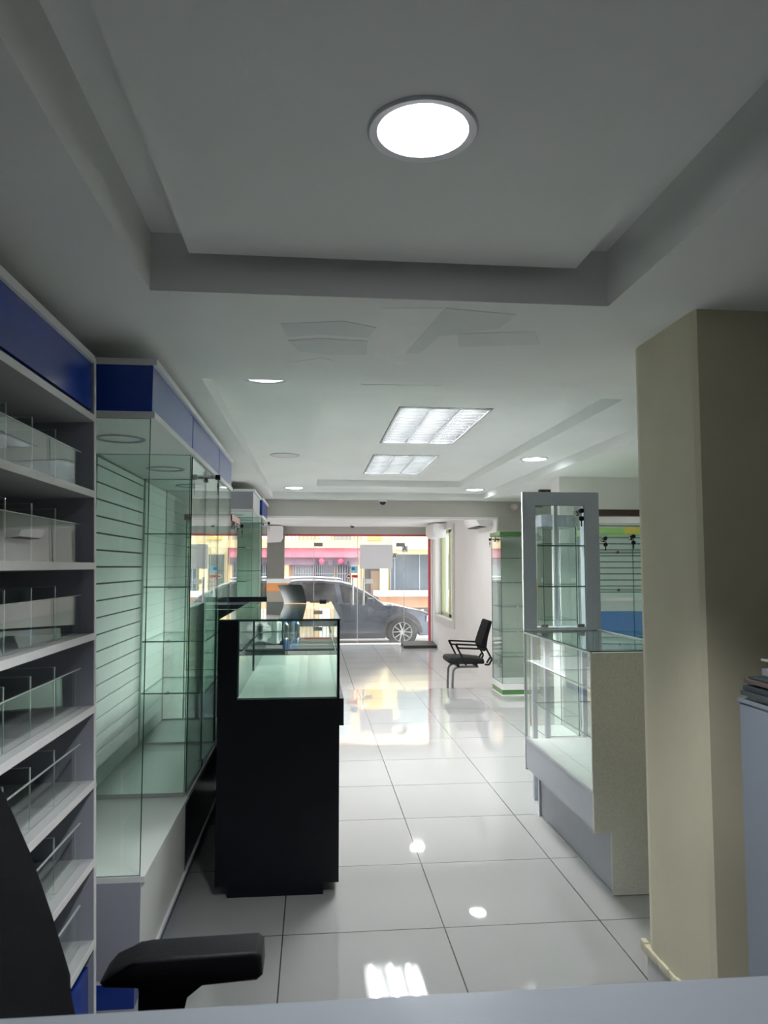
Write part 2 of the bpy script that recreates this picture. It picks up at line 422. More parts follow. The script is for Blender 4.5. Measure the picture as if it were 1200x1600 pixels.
for i, z in enumerate(shz):
    s = MB().box(XB+.012, Y0S+.02, z-.022, SF+.002, Y1S-.02, z).build('shelf', LAM if False else mat('shelf_board', (.42, .43, .43), .45), root)
    e = MB().box(SF+.002, Y0S+.02, z-.022, SF+.004, Y1S-.02, z+.001).build('shelf_edge', LAM); subparent(e, s)
    if i:
        g = MB().box(SF-.034, Y0S+.03, z+.002, SF-.030, 2.56, z+.13).build('glass_front', G_CLEAR, root)
        k = MB().box(SF-.035, Y0S+.03, z+.129, SF-.029, 2.56, z+.131).build('glass_edge', mat('pale_glass_edge', (.45, .52, .50), .3)); subparent(k, g)
        for y in (1.79, 1.96, 2.14, 2.33):
            d = MB().box(XB+.02, y-.002, z+.002, SF-.036, y+.002, z+.165).build('glass_divider', G_CLEAR, root)
            k = MB().box(SF-.039, y-.002, z+.002, SF-.036, y+.002, z+.166).box(XB+.02, y-.002, z+.164, SF-.036, y+.002, z+.166).build('glass_edge', MATS['pale_glass_edge']); subparent(k, d)
o = MB().box(SF+.004, 1.655, 2.046, SF+.0052, 1.70, 2.064).build('price_sticker', mat('orange_sticker', (.75, .16, .05), .6), root)
root.rotation_euler = (0, math.radians(-1.6), 0)

# ---- tall glass cabinets
def tall_cabinet(name, label, y0, y1, xf=-.60, base=LAM, plinth=BLUE, crown_end=BLUE, crown_front=BLUE, split=None, near_pane=True,
                 far_pane=True, slats=True, shelves=(), door=True, lk=False, btop=.45, group=None, sx0=None, post=False, head=True):
    r = empty(name, ((XB+xf)/2, (y0+y1)/2, 0), label, 'display cabinet', group)
    g = .004
    a, b = y0+g, y1-g
    MB().box(XB+.02, a, .10, xf, b, btop-.02).build('base_panel', base, r)
    MB().box(XB+.02, a-.002, .10, xf-.001, a, btop-.02).build('base_side', LAMG, r)
    MB().box(XB+.02, a-.003, btop-.02, xf+.012, b, btop).build('base_top', LAM, r)
    MB().box(XB+.02, a, .0, xf-.015, b, .085).build('plinth', plinth, r)
    MB().box(XB+.02, a, .085, xf+.010, b, .10).build('bottom_rail', LAM, r)
    if head:
        MB().box(XB+.02, a, 2.125, xf+.0, b, 2.30).build('header_front', crown_front, r)
        MB().box(XB+.02, a-.003, 2.125, xf-.001, a, 2.30).build('header_side', crown_end, r)
        MB().box(XB+.02, a-.004, 2.30, xf+.014, b+.002, 2.325).build('header_top_trim', LAM, r)
        MB().box(XB+.02, a-.004, 2.10, xf+.010, b, 2.125).build('header_bottom_trim', LAM, r)
    MB().lathe([(.085, 2.099), (.085, 2.096), (.10, 2.094), (.105, 2.099)], (XB+xf)/2+.03, (a+b)/2, 0, 40).build('puck_light_ring', LAMG, r, smooth=True)
    if slats: slatwall(r, XB+.06, a+.01, b-.01, btop+.01, 2.09)
    else: MB().box(XB+.04, a+.01, btop+.01, XB+.055, b-.01, 2.09).build('back_board', SLAT, r)
    if near_pane: pane(r, 'side_glass', (XB+.062, a+.002, btop, xf-.006, a+.008, 2.10))
    if far_pane: pane(r, 'side_glass', (XB+.062, b-.008, btop, xf-.006, b-.002, 2.10))
    if far_pane: MB().box(XB+.06, b-.012, btop, xf-.006, b+.0, btop+.022).build('channel', ALU, r)
    for z in shelves:
        s = pane(r, 'glass_shelf', (XB+.065, a+.012, z-.004, xf-.07, b-.012, z+.004), G_PALE)
        for yy in (a+.02,):
            c = MB().bar(((XB+xf)/2-.04, yy-.006, z), ((XB+xf)/2-.04, yy+.012, z), .012, 12).build('shelf_clip', CHROME); subparent(c, s)
    if door:
        ym = split if split else (a+b)/2
        for i, (q0, q1) in enumerate(((a+.002, ym-.002), (ym+.002, b-.002))):
            d = pane(r, 'glass_door', (xf-.005, q0, btop+.012, xf+.001, q1, 2.095))
            hy = q0+.012 if i == 0 else q1-.012
            h = MB().box(xf-.012, ym-.03 if i == 0 else ym+.005, btop+.012, xf+.006, ym-.005 if i == 0 else ym+.03, btop+.045, bev=.002).build('hinge', CHROME); subparent(h, d)
        MB().box(XB+.062, a, btop, xf+.002, b, btop+.01).build('door_track', ALU, r)
        if lk: lock(r, xf+.002, ym, 2.05)
    return r
tall_cabinet('display_cabinet', 'open-fronted tall glass cabinet with white base and blue header side, behind the shelf unit', 2.775, 3.70, slats=True, door=False)
tall_cabinet('display_cabinet', 'tall glass cabinet with dark base and a key hanging in its door lock', 3.71, 4.74, base=NAVY, plinth=NAVY, split=4.19, lk=True, near_pane=False, far_pane=True)
tall_cabinet('display_cabinet', 'tall glass cabinet with five glass shelves beside the black counter, third of the left row', 4.75, 5.46, base=NAVY, plinth=NAVY, shelves=(.76, 1.08, 1.42, 1.755), split=5.40, near_pane=True, slats=False)
tall_cabinet('display_cabinet', 'glass cabinet with grey header side and white header front far along the left row', 7.45, 8.36, base=LAM, crown_end=LAMG, crown_front=LAM, shelves=(.7, 1.02, 1.40, 1.74), slats=False, door=False)
tall_cabinet('display_cabinet', 'glass cabinet with bright blue header, last of the left row by the opening', 8.40, 9.36, xf=-.575, base=LAM, shelves=(.7, 1.1, 1.5), slats=False, split=8.6, lk=True)
# small detail on the first cabinet: corner clip on its glass
# ---- low tower with dark red top
def tower(name, label, x0, x1, y0, y1, z1, top, front=None, base_h=.16, plinth=None, shelves=(), locks=None, rot=0, group=None, face='y', gl=None, th=.05, plh=0.0):
    cx, cy = (x0+x1)/2, (y0+y1)/2
    r = empty(name, (cx, cy, 0), label, 'display cabinet', group)
    MB().box(x0, y0, plh+.012 if plh else 0.0, x1, y1, base_h, bev=.003).build('base', LAM, r)
    if plh:
        MB().box(x0-.004, y0-.004, .012, x1+.004, y1+.004, plh+.012).build('plinth', plinth, r)
        MB().box(x0-.008, y0-.008, 0, x1+.008, y1+.008, .012).build('foot_edge', LAM, r)
    MB().box(x0-.015, y0-.015, z1-th, x1+.015, y1+.015, z1, bev=.003).build('top_cap', top, r)
    if front: MB().box(x1+.015, y0-.012, z1-th, x1+.017, y1+.012, z1).build('cap_front', front, r)
    gl = gl or G_GREEN
    for b in ((x0, y0, x1, y0+.006), (x0, y1-.006, x1, y1), (x0, y0+.007, x0+.006, y1-.007), (x1-.006, y0+.007, x1, y1-.007)):
        pane(r, 'glass_side', (b[0], b[1], base_h, b[2], b[3], z1-th), gl)
    for z in shelves:
        s = pane(r, 'glass_shelf', (x0+.01, y0+.01, z-.003, x1-.01, y1-.01, z+.003), G_PALE)
        c = MB().bar((cx-.03, y0-.004, z), (cx-.03, y0+.012, z), .010, 10).build('shelf_clip', CHROME); subparent(c, s)
    for l in (locks or []): lock(r, *l)
    r.rotation_euler = (0, 0, rot)
    return r
tower('glass_tower', 'glass tower with flat dark red top, in the left row behind the tall cabinets', -1.05, -.69, 6.25, 6.85, 1.985, DRED, PINKW, shelves=(.7, 1.02, 1.42, 1.71), locks=[(-.68, 6.5, 1.90)])

# ---- black counter with glass case
root = empty('display_counter', (-.15, 4.5, 0), 'tall black counter with a glass case on top, standing in the middle of the aisle', 'counter')
ya, yb = 3.62, 5.36
MB().box(-.447, ya, .055, .133, yb, .785).build('body', BLACK, root)
MB().box(-.447, ya, .785, .154, yb, .913).build('case_base', BLACK, root)
MB().box(-.39, ya+.005, 0, .06, yb-.02, .055).build('plinth', BLACK, root)
MB().box(-.445, ya, .913, -.356, yb, 1.288).build('back_wall', BLACK, root)
MB().box(-.356, ya+.01, .913, .126, yb-.01, .919).build('case_floor', mat('pale_green_floor', (.55, .68, .60), .08), root)
pane(root, 'end_glass', (-.355, ya, .92, .126, ya+.006, 1.286))
pane(root, 'end_glass', (-.355, yb-.006, .92, .126, yb, 1.286))
pane(root, 'front_glass', (.120, ya+.007, .92, .126, yb-.007, 1.286))
pane(root, 'glass_top', (-.445, ya-.004, 1.288, .135, yb+.004, 1.296), G_GREEN)
MB().box(.123, ya-.004, .913, .133, ya+.006, 1.288).box(.123, yb-.006, .913, .133, yb+.004, 1.288).build('corner_post', BLACK, root)
MB().box(-.445, yb-.01, 1.278, .15, yb+.012, 1.288).build('top_rail', BLACK, root)
pane(root, 'glass_shelf', (-.34, ya+.25, 1.115, .115, yb-.02, 1.121), G_PALE)
MIR = mat('dark_mirror_door', (.10, .12, .13), .08, metal=.6)
for i, (q0, q1) in enumerate(((ya+.02, ya+.95), (ya+.9, yb-.02))):
    d = MB().box(-.354+.006*i, q0, .925, -.350+.006*i, q1, 1.28).build('sliding_door', MIR, root)
# lock bar lying on the far rail of the counter
m = MB().box(-.02, yb-.004, 1.297, .12, yb+.006, 1.303).box(.05, yb-.012, 1.296, .10, yb+.014, 1.312, bev=.004)
m.build('lock_bar', BLACK, root)
# second black unit behind on the left, with a handle strip
root = empty('low_cabinet', (-.55, 5.72, 0), 'low black cabinet joined behind the left end of the black counter', 'cabinet')
MB().box(-.69, 5.55, .02, -.20, 5.95, 1.245).build('body', BLACK, root)
MB().box(-.69, 5.52, 1.245, -.20, 5.95, 1.27).build('top', BLACK, root)
MB().box(-.66, 5.93, 1.27, -.36, 5.95, 1.31).box(-.69, 5.52, 1.27, -.67, 5.95, 1.31).build('raised_rim', BLACK, root)
MB().bar((-.66, 5.51, 1.235), (-.42, 5.51, 1.235), .006, 8).build('handle', CHROME, root)
# curved acrylic stand on the counter
m = MB(); NU, NV = 5, 10; gr = []
for j in range(NV+1):
    t = j/NV; row = []
    for i in range(NU+1):
        u = i/NU
        row.append(m.bm.verts.new((-.235 + .15*u + .045*(1-t)**.8 + .02*t*(u-.5), 5.10 + .05*math.sin(PI*.5*t) + .03*math.sin(u*PI), 1.298 + .125*t)))
    gr.append(row)
for j in range(NV):
    for i in range(NU): m.bm.faces.new((gr[j][i], gr[j][i+1], gr[j+1][i+1], gr[j+1][i]))
bmesh.ops.solidify(m.bm, geom=m.bm.faces[:], thickness=.003)
st = m.build('acrylic_stand', mat('smoky_acrylic', (.07, .08, .078), .45), None, smooth=True)
tag(st, 'small dark grey curved acrylic sign stand on the glass top of the black counter', 'sign stand')
# things in the case
m = MB().box(-.20, 5.16, 1.121, -.15, 5.20, 1.262, bev=.004)
tag(m.build('blue_box', mat('blue_carton', (.02, .10, .40), .5)), 'upright dark blue narrow carton on the shelf inside the black counter', 'box')
m = MB().box(-.135, 5.16, 1.121, -.10, 5.21, 1.252, bev=.004)
tag(m.build('blue_box', mat('mid_blue_carton', (.08, .26, .62), .5)), 'upright brighter blue carton beside the narrow dark blue one in the black counter', 'box')
labs = ['leftmost of three silver bottles on the shelf in the black counter', 'middle one of three silver bottles on the shelf in the black counter', 'rightmost of three silver bottles on the shelf in the black counter']
for i, (x, y, h, l) in enumerate(((-.175, 4.98, .07, labs[0]), (-.14, 4.95, .085, labs[1]), (-.10, 5.0, .075, labs[2]))):
    m = MB().lathe([(.0001, 0), (.018, 0), (.018, h*.6), (.007, h*.8), (.007, h), (.0001, h)], x, y, 1.121, 14)
    tag(m.build('bottle', mat('silver_bottle', (.30, .33, .33), .25, metal=.7), smooth=True), l, 'bottle', 'bottles in the black counter')
m = MB()
for k in range(14):
    x, y = -.27+random.uniform(-.05, .05), 4.98+random.uniform(-.05, .05)
    m.box(x-.03, y-.02, 1.125, x+.03, y+.02, 1.125+random.uniform(.02, .075), bev=.006, rot=Matrix.Rotation(random.uniform(-.7, .7), 4, 'Z'))
for k in range(14, 0, -1): pass
tag(m.build('plastic_bag', mat('clear_white_plastic', (.62, .66, .64), .3), smooth=True), 'crumpled whitish plastic bag on the glass shelf in the black counter', 'bag')

# ================================================================== RIGHT SIDE
root = empty('showcase_counter', (1.57, 4.03, 0), 'low showcase counter with grey end panel and aluminium edges, beside the cream pillar', 'counter')
xa, xb2, ya, yb = 1.335, 1.82, 3.47, 4.60
EP = mat('speckled_grey_board', (.58, .59, .53), .55, noise=.12, nscale=180)
m = MB().prism([(xa, .288), (1.42, .288), (1.42, .004), (xb2, .004), (xb2, 1.135), (xa, 1.135)], 'y', ya, ya+.018)
m.build('end_panel', EP, root)
MB().prism([(xa, .288), (1.42, .288), (1.42, .004), (xb2, .004), (xb2, .47), (xa, .47)], 'y', yb-.018, yb).build('end_panel', LAMS, root)
MB().box(xa, ya+.018, .30, xa+.014, yb-.018, .475).build('front_panel', LAMS, root)
MB().box(1.425, ya+.018, .012, 1.44, yb-.018, .30).build('base_panel', LAMS, root)
MB().box(1.42, ya+.018, .0, 1.424, yb-.018, .012).box(1.412, yb-.02, 0, 1.43, yb+.002, .30).build('base_edge', ALU, root)
MB().box(xa+.014, ya+.018, .46, xb2-.01, yb-.018, .475).build('case_floor', LAM, root)
MB().box(xb2-.012, ya+.018, .012, xb2, yb-.018, .475).build('back_panel', LAM, root)
MB().box(xa-.003, ya, .475, xa+.012, yb, .489).box(xa-.003, yb-.012, .288, xa+.012, yb+.003, 1.14).box(xa-.003, ya-.001, .489, xa+.003, ya+.008, 1.135).build('aluminium_frame', ALU, root)
MB().box(xa-.003, ya, 1.128, xa+.006, yb, 1.138).box(xa-.003, yb-.012, 1.138, xb2, yb+.004, 1.15).box(xb2-.012, ya, 1.128, xb2+.003, yb, 1.150).build('top_frame', ALU, root)
pane(root, 'glass_top', (xa-.002, ya-.002, 1.138, xb2-.012, yb-.014, 1.144), G_PALE)
pane(root, 'front_glass', (xa+.001, ya+.01, .489, xa+.006, yb-.014, 1.128), G_PALE, edge=False)
for z, dx in ((.90, .14), (.70, .05)):
    pane(root, 'glass_shelf', (xa+dx, ya+.03, z-.003, xb2-.02, yb-.03, z+.003), G_PALE)
pane(root, 'sliding_glass', (xb2-.010, ya+.02, .489, xb2-.005, ya+.62, 1.128), G_PALE)
pane(root, 'sliding_glass', (xb2-.004, ya+.55, .489, xb2+.0, yb-.014, 1.128), G_PALE)

# tall framed tower standing behind it
root = empty('framed_cabinet', (1.60, 4.85, 0), 'tall grey framed cabinet with a glass door and shelves behind the showcase counter', 'display cabinet')
xl, xr, ya, yb = 1.345, 1.85, 4.62, 4.92
w0, w1, zb, zt = 1.425, 1.755, 1.158, 1.945
m = MB()
m.box(xl, ya, 1.145, w0, ya+.02, 2.03).box(w1, ya, 1.145, xr, ya+.02, 2.03).box(w0, ya, zt, w1, ya+.02, 2.03).box(w0, ya, 1.145, w1, ya+.02, zb)
m.build('face_frame', LAMS, root)
MB().box(xl-.004, ya-.002, 1.145, xl, ya+.021, 2.03).build('edge_strip', LAM, root)
pane(root, 'side_panel', (xl+.095, ya+.021, 1.145, xl+.10, yb-.02, 2.01), G_PALE, edge=False)
MB().box(xr-.016, ya+.02, 1.145, xr, yb, 2.012).build('side_panel', LAMS, root)
MB().box(xl+.095, ya+.02, 2.012, xr, yb, 2.03).build('top_panel', LAMS, root)
MB().box(xl+.095, ya+.02, 1.13, xr, yb, 1.145).build('middle_panel', LAMS, root)
MB().box(w0+.215, yb-.03, 1.145, w0+.24, yb, 2.01).box(xl+.095, yb-.03, 1.145, xl+.11, yb, 2.01).build('rear_post', ALU, root)
pane(root, 'glass_back', (xl+.11, yb-.012, 1.145, xr-.016, yb-.007, 2.01), G_PALE, edge=False)
for z in (1.420, 1.684):
    pane(root, 'glass_shelf', (xl+.102, ya+.022, z-.004, xr-.018, yb-.03, z+.004), G_PALE)
d = pane(root, 'glass_door', (w0+.002, ya+.006, zb+.003, w1-.002, ya+.012, zt-.002), G_PALE)
for x in (w0+.03, w1-.06):
    h = MB().box(x, ya-.004, zb+.002, x+.045, ya+.016, zb+.024, bev=.002).build('hinge', mat('brushed_hinge', (.25, .25, .24), .4, metal=.5)); subparent(h, d)
h = MB().box(w0+.005, ya-.002, zt-.016, w0+.05, ya+.014, zt-.004).build('hinge', MATS['brushed_hinge']); subparent(h, d)
lock(root, w1-.045, ya+.004, 1.905, -1, 'y')
for x in (xl+.13, xr-.03):
    for y in (ya, yb-.03): MB().box(x, y, 0, x+.03, y+.03, 1.13).build('leg', LAMS, root)

# near grey cabinet at the right edge and the papers on it
root = empty('side_cabinet', (1.6, 1.6, 0), 'blue-grey side cabinet at the right edge in front of the cream pillar', 'cabinet')
NG = mat('blue_grey_board', (.24, .27, .32), .5)
MB().box(1.235, 1.20, 0, 2.0, 2.06, 1.16).build('body', NG, root)
MB().box(1.230, 1.195, 1.16, 2.0, 2.065, 1.170).build('top', NG, root)
PAPS = [mat('paper_white', (.55, .55, .56), .7), mat('paper_dark', (.05, .06, .07), .5), mat('paper_brown', (.12, .09, .08), .6), mat('paper_grey', (.30, .30, .32), .6)]
plab = ['white magazine at the bottom of the pile on the side cabinet', 'dark magazine directly above the white bottom one of the pile', 'dark teal magazine in the lower half of the pile on the side cabinet',
        'thin grey booklet in the middle of the pile on the side cabinet', 'brown-covered magazine in the upper half of the pile', 'dark booklet right below the top sheets of the pile', 'light grey folded paper second from the top of the pile', 'curling pale sheet on top of the pile of papers']
z = 1.171
for i, (th, mm) in enumerate(((.012, 0), (.013, 1), (.014, 1), (.006, 3), (.014, 2), (.008, 1), (.022, 3), (.008, 0))):
    x = 1.235 + random.uniform(-.008, .02) + (.03 if i > 5 else 0); y1 = 2.05 + random.uniform(-.02, .01) - (.03 if i > 5 else 0)
    m = MB().box(x, y1-.32, z, x+.24, y1, z+th-.001, bev=.0015)
    if i == 7:
        for v in m.bm.verts: v.co.z += .02*max(0, (x+.10-v.co.x)/.10)**2
    a = tag(m.build('magazine', PAPS[mm]), plab[i], 'magazine', 'pile of papers on the side cabinet')
    z += th

# desk the photographer stands at
root = empty('desk', (.3, .7, 0), 'blurred grey desk top along the bottom edge of the picture', 'desk')
m = MB().box(-.60, .40, .92, 1.15, 1.072, .95, bev=.003); m.build('desk_top', mat('desk_grey', (.25, .27, .30), .3), root)
MB().box(-.58, .42, 0, -.55, 1.0, .92).build('side_panel', LAMG, root); MB().box(1.08, .42, 0, 1.11, 1.0, .92).build('side_panel', LAMG, root)
MB().box(-.55, .46, .35, 1.08, .48, .92).build('front_panel', LAMG, root)

# near office chair
root = empty('office_chair', (-.36, 1.42, 0), 'black office chair with padded armrest in the lower left corner, close to the desk', 'chair')
m = MB()   # backrest: curved side profile
outer = [(x_+.035, z_+.03) for x_, z_ in [(-.795, 1.20), (-.755, 1.17), (-.70, 1.13), (-.648, 1.06), (-.60, .94), (-.555, .82), (-.515, .70), (-.492, .60), (-.49, .50), (-.50, .45), (-.54, .43), (-.60, .48), (-.66, .62), (-.72, .80), (-.78, .98), (-.82, 1.12)]]
m.prism(outer, 'y', 1.20, 1.60, bev=.018)
m.build('backrest', BMESH, root, smooth=True)
m = MB().box(-.50, 1.20, .43, -.02, 1.62, .50, bev=.025); m.build('seat', SEATM, root, smooth=True)
for yy in (1.135, 1.66):
    m = MB(); y0, y1 = yy-.045, yy+.045
    m.prism([(-.428, .700), (-.420, .690), (-.30, .683), (-.11, .690), (-.098, .700), (-.100, .738), (-.112, .748), (-.34, .744), (-.365, .738), (-.41, .720)], 'y', y0, y1, bev=.008)
    a = m.build('armrest', BPLAST, root, smooth=True)
    m = MB().prism([(-.36, .688), (-.20, .688), (-.262, .655), (-.272, .58), (-.29, .46), (-.36, .46), (-.352, .58), (-.348, .65)], 'y', yy-.022, yy+.022, bev=.006)
    b = m.build('arm_post', BPLAST); subparent(b, a)
    m = MB().box(-.36, min(yy, 1.41)+0, .42, -.29, max(yy, 1.41), .45); b = m.build('arm_bracket', BPLAST); subparent(b, a)
MB().bar((-.27, 1.41, .10), (-.27, 1.41, .43), .028, 14).build('gas_column', DARKM, root)
m = MB()
for k in range(5):
    a = 2*PI*k/5+.3; m.sbar((-.27, 1.41, .11), (-.27+.28*math.cos(a), 1.41+.28*math.sin(a), .075), .045, .03)
m.build('star_base', BPLAST, root)
for k in range(5):
    a = 2*PI*k/5+.3; x, y = -.27+.28*math.cos(a), 1.41+.28*math.sin(a)
    MB().bar((x, y-.02, .03), (x, y+.02, .03), .03, 14).build('caster', BPLAST, root)

# green towers and what stands behind the framed cabinet
tower('glass_tower', 'glass tower with dark green top and green plinth band, right of the waiting chair', 2.28, 2.74, 8.80, 9.28, 1.975, GREEN, shelves=(.46, .76, 1.06, 1.35, 1.65), base_h=.145, plinth=GREEN, plh=.055, locks=[(2.262, 9.02, 1.885, -1, 'x')])
tower('glass_tower', 'glass tower with lime green top and hanging keys, between framed cabinet and cream pillar', 2.30, 2.78, 5.75, 6.35, 1.865, LIME, shelves=(.62, .98, 1.36, 1.665), base_h=.145, plinth=LIME, plh=.055,
      locks=[(2.40, 5.75, 1.775, -1, 'y'), (2.62, 5.75, 1.79, -1, 'y')], rot=math.radians(-10), gl=G_PALE)
lt = [o for o in bpy.data.objects if o.get('label', '').startswith('glass tower with lime')][0]
MB().box(2.56, 5.728, 1.812, 2.80, 5.734, 1.868).build('yellow_label', YELL, lt)
t2 = tower('glass_tower', 'glass tower with grey-blue top seen through the window of the framed cabinet', 1.93, 2.22, 6.05, 6.5, 1.985, LAMG, shelves=(.8, 1.10, 1.40, 1.74), base_h=.145, locks=[(1.915, 6.2, 1.80, -1, 'x')], gl=G_PALE, th=.10)
root = empty('slatwall', (3.1, 7.3, 0), 'white slatwall board on the back wall of the recess behind the lime green tower', 'slatwall')
slatwall(root, 6.88, 2.64, 3.58, 1.25, 1.97, axis='y', face=-1, pitch=.058)
root = empty('poster_board', (3.1, 6.88, 0), 'blue poster in a white frame under the white slatwall', 'poster')
MB().box(2.66, 6.875, .72, 3.40, 6.895, 1.22).build('frame', LAM, root)
MB().box(2.69, 6.868, .75, 3.37, 6.876, 1.12).build('poster', mat('blue_poster', (.12, .24, .55), .4), root)

# visitor chair in the opening
fz = -.12; cx, cy = 2.0, 9.74
root = empty('visitor_chair', (cx, cy, fz), 'black visitor chair with mesh back and grey tube legs by the white wall', 'chair')
m = MB().prism([(1.755, .335), (1.765, .30), (1.80, .288), (1.90, .296), (2.22, .283), (2.235, .30), (2.225, .345), (2.0, .368), (1.80, .372), (1.77, .362)], 'y', cy-.22, cy+.22, bev=.015)
m.build('seat', SEATM, root, smooth=True)
m = MB().prism([(2.195, .53), (2.225, .62), (2.30, .83), (2.318, .842), (2.345, .828), (2.325, .76), (2.285, .62), (2.262, .46), (2.235, .44)], 'y', cy-.20, cy+.20, bev=.006)
m.build('backrest', BMESH, root)
for yy in (cy-.24, cy+.24):
    m = MB()
    for a, b in (((1.85, .545), (2.215, .525)), ((1.88, .495), (2.26, .478)), ((1.845, .55), (1.985, .275)), ((2.215, .525), (2.26, .478)), ((2.25, .485), (2.325, .345)), ((2.325, .345), (2.285, .275)), ((2.285, .275), (2.23, .283)), ((2.30, .37), (2.255, .30)), ((1.845, .55), (1.885, .493))):
        m.sbar((a[0], yy, a[1]), (b[0], yy, b[1]), .026, .022, .004)
    m.build('arm_frame', BPLAST, root)
for yy in (cy-.17, cy+.17):
    pts = []
    pts += [(2.16, yy, .245), (1.95, yy, .245), (1.90, yy, .243)]
    for k in range(1, 7):
        a = k/6*PI/2; pts.append((1.90-.075*math.sin(a), yy, .168+.075*math.cos(a)))
    pts += [(1.818, yy, .05), (1.815, yy, fz+.045)]
    for k in range(1, 7):
        a = k/6*PI/2; pts.append((1.85-.035*math.cos(a), yy, fz+.045-.033*math.sin(a)))
    pts += [(2.20, yy, fz+.012)]
    MB().tube(pts, .0155, 12).build('leg', GREYTUBE, root, smooth=True)
m = MB()
for x in (1.89, 2.13):
    m.sbar((x, cy-.2, .27), (x, cy+.2, .27), .03, .04)
m.build('seat_bracket', BPLAST, root)

# ================================================================== CEILING FITTINGS
def downlight(x, y, z, lit, label, e=DOWN_E, col=(.95, .98, 1.0), watt=0):
    r = empty('downlight', (x, y, z), label, 'ceiling light', 'round recessed downlights')
    MB().lathe([(.100, .0), (.100, -.004), (.118, -.007), (.122, -.003), (.122, 0)], x, y, z, 48).build('trim_ring', mat('downlight_ring', (.58, .58, .60), .4), r, smooth=True)
    if lit: mm = mat('lit_diffuser_%d' % int(e), (.8, .8, .8), .5, emit=col, es=e)
    else: mm = mat('unlit_diffuser', (.70, .71, .70), .35)
    m = MB().lathe([(.100, -.0035), (.0002, -.0025)], x, y, z, 48)
    m.build('diffuser', mm, r)
    if watt:
        L = bpy.data.lights.new('downlight_lamp', 'SPOT'); L.energy = watt; L.spot_size = math.radians(104); L.spot_blend = .5
        L.shadow_soft_size = .09; L.color = col
        lo = bpy.data.objects.new('downlight_lamp', L); COL.objects.link(lo); lo.parent = r; lo.location = (0, 0, -.012)
downlight(.234, 1.535, 2.505, True, 'bright round downlight in the near tray, largest in the picture', e=FRONT_E, watt=62)
downlight(-.24, 3.60, 2.48, True, 'round downlight half hidden by the front lip of the far tray', e=1)
downlight(-.24, 6.16, 2.48, False, 'unlit round downlight on the left of the far tray, level with the large troffer lamps')
downlight(-.225, 8.74, 2.48, True, 'lit round downlight at the far left corner of the far tray', watt=20)
downlight(1.907, 6.18, 2.48, True, 'lit round downlight on the right side of the far tray, nearer one', watt=20)
downlight(1.953, 8.75, 2.48, True, 'lit round downlight at the far right corner of the far tray', watt=20)
for (x, y, z, l) in ((.2, 10.6, 2.40, 'added fill downlight on the front room ceiling left of centre, unseen above the opening lip'), (1.5, 10.6, 2.40, 'added fill downlight on the front room ceiling right of centre, unseen above the opening lip')):
    downlight(x, y, z, True, l, e=55)  # lamps added to brighten the front room, unseen from the camera
REFL = mat('louvre_reflector', (.20, .21, .215), .16, metal=.85)
TUBE = mat('fluorescent_tube', (.9, .9, .9), .4, emit=(1.0, 1.0, .99), es=TUBE_E)
def troffer(y0, y1, label):
    x0, x1 = .54, 1.14; z = 2.555
    r = empty('troffer_light', (.84, (y0+y1)/2, z), label, 'ceiling light', 'louvred fluorescent ceiling lights')
    MB().box(x0, y0, z-.004, x0+.012, y1, z+.04).box(x1-.012, y0, z-.004, x1, y1, z+.04).box(x0, y0, z-.004, x1, y0+.014, z+.04).box(x0, y1-.014, z-.004, x1, y1, z+.04).build('frame', ALU, r)
    MB().box(x0+.005, y0+.005, z+.095, x1-.005, y1-.005, z+.10).build('back_tray', mat('tray_white', (.8, .8, .8), .4), r)
    bw = (x1-x0-.03)/3
    for k in range(3):
        a = x0+.012+k*(bw+.003)
        mid = a+bw/2
        m = MB()   # parabolic side reflectors
        n = 8
        for s in (-1, 1):
            pr = [(mid+s*(bw/2-.002), z), (mid+s*(bw/2-.006), z+.025), (mid+s*(bw/2-.016), z+.050), (mid+s*(bw/2-.035), z+.09)]
            pr2 = [(p[0]+s*.0015, p[1]) for p in pr]
            m.prism(pr + pr2[::-1], 'y', y0+.015, y1-.015)
        ly = y0+.05
        while ly < y1-.04:
            m.prism([(ly-.0015, z+.001), (ly+.0015, z+.001), (ly+.005, z+.038), (ly-.005, z+.038)], 'x', a+.004, a+bw-.004)
            ly += .105
        m.build('louvre', REFL, r)
        MB().bar((mid, y0+.04, z+.065), (mid, y1-.04, z+.065), .0125, 12).build('tube', TUBE, r, smooth=True)
troffer(4.555, 5.915, 'large louvred fluorescent light in the far tray, nearer of the two')
troffer(6.565, 7.925, 'smaller looking louvred fluorescent light, farther of the two in the tray')
# domes and the alarm
def dome(x, y, z, label):
    r = empty('dome_camera', (x, y, z), label, 'security camera')
    MB().lathe([(.0001, 0), (.055, 0), (.055, -.02), (.045, -.03)], x, y, z, 24).build('housing', LAM, r, smooth=True)
    MB().lathe([(.043, -.028), (.036, -.05), (.022, -.064), (.0001, -.068)], x, y, z, 24).build('lens_dome', mat('black_dome', (.01, .01, .01), .1), r, smooth=True)
dome(.885, 9.33, CZ, 'small black and white dome camera under the ceiling above the wide opening')
dome(.80, 15.0, 2.40, 'tiny dome camera on the front room ceiling near the glass doors')
m = MB().lathe([(.0001, 0), (.05, 0), (.05, -.03), (.035, -.055), (.0001, -.06)], 2.62, 9.42, 2.33, 20, 'y')
tag(m.build('alarm_siren', mat('pinkish_white', (.75, .60, .58), .4), smooth=True), 'small round pinkish white alarm high on the beige wall right of the opening', 'alarm')

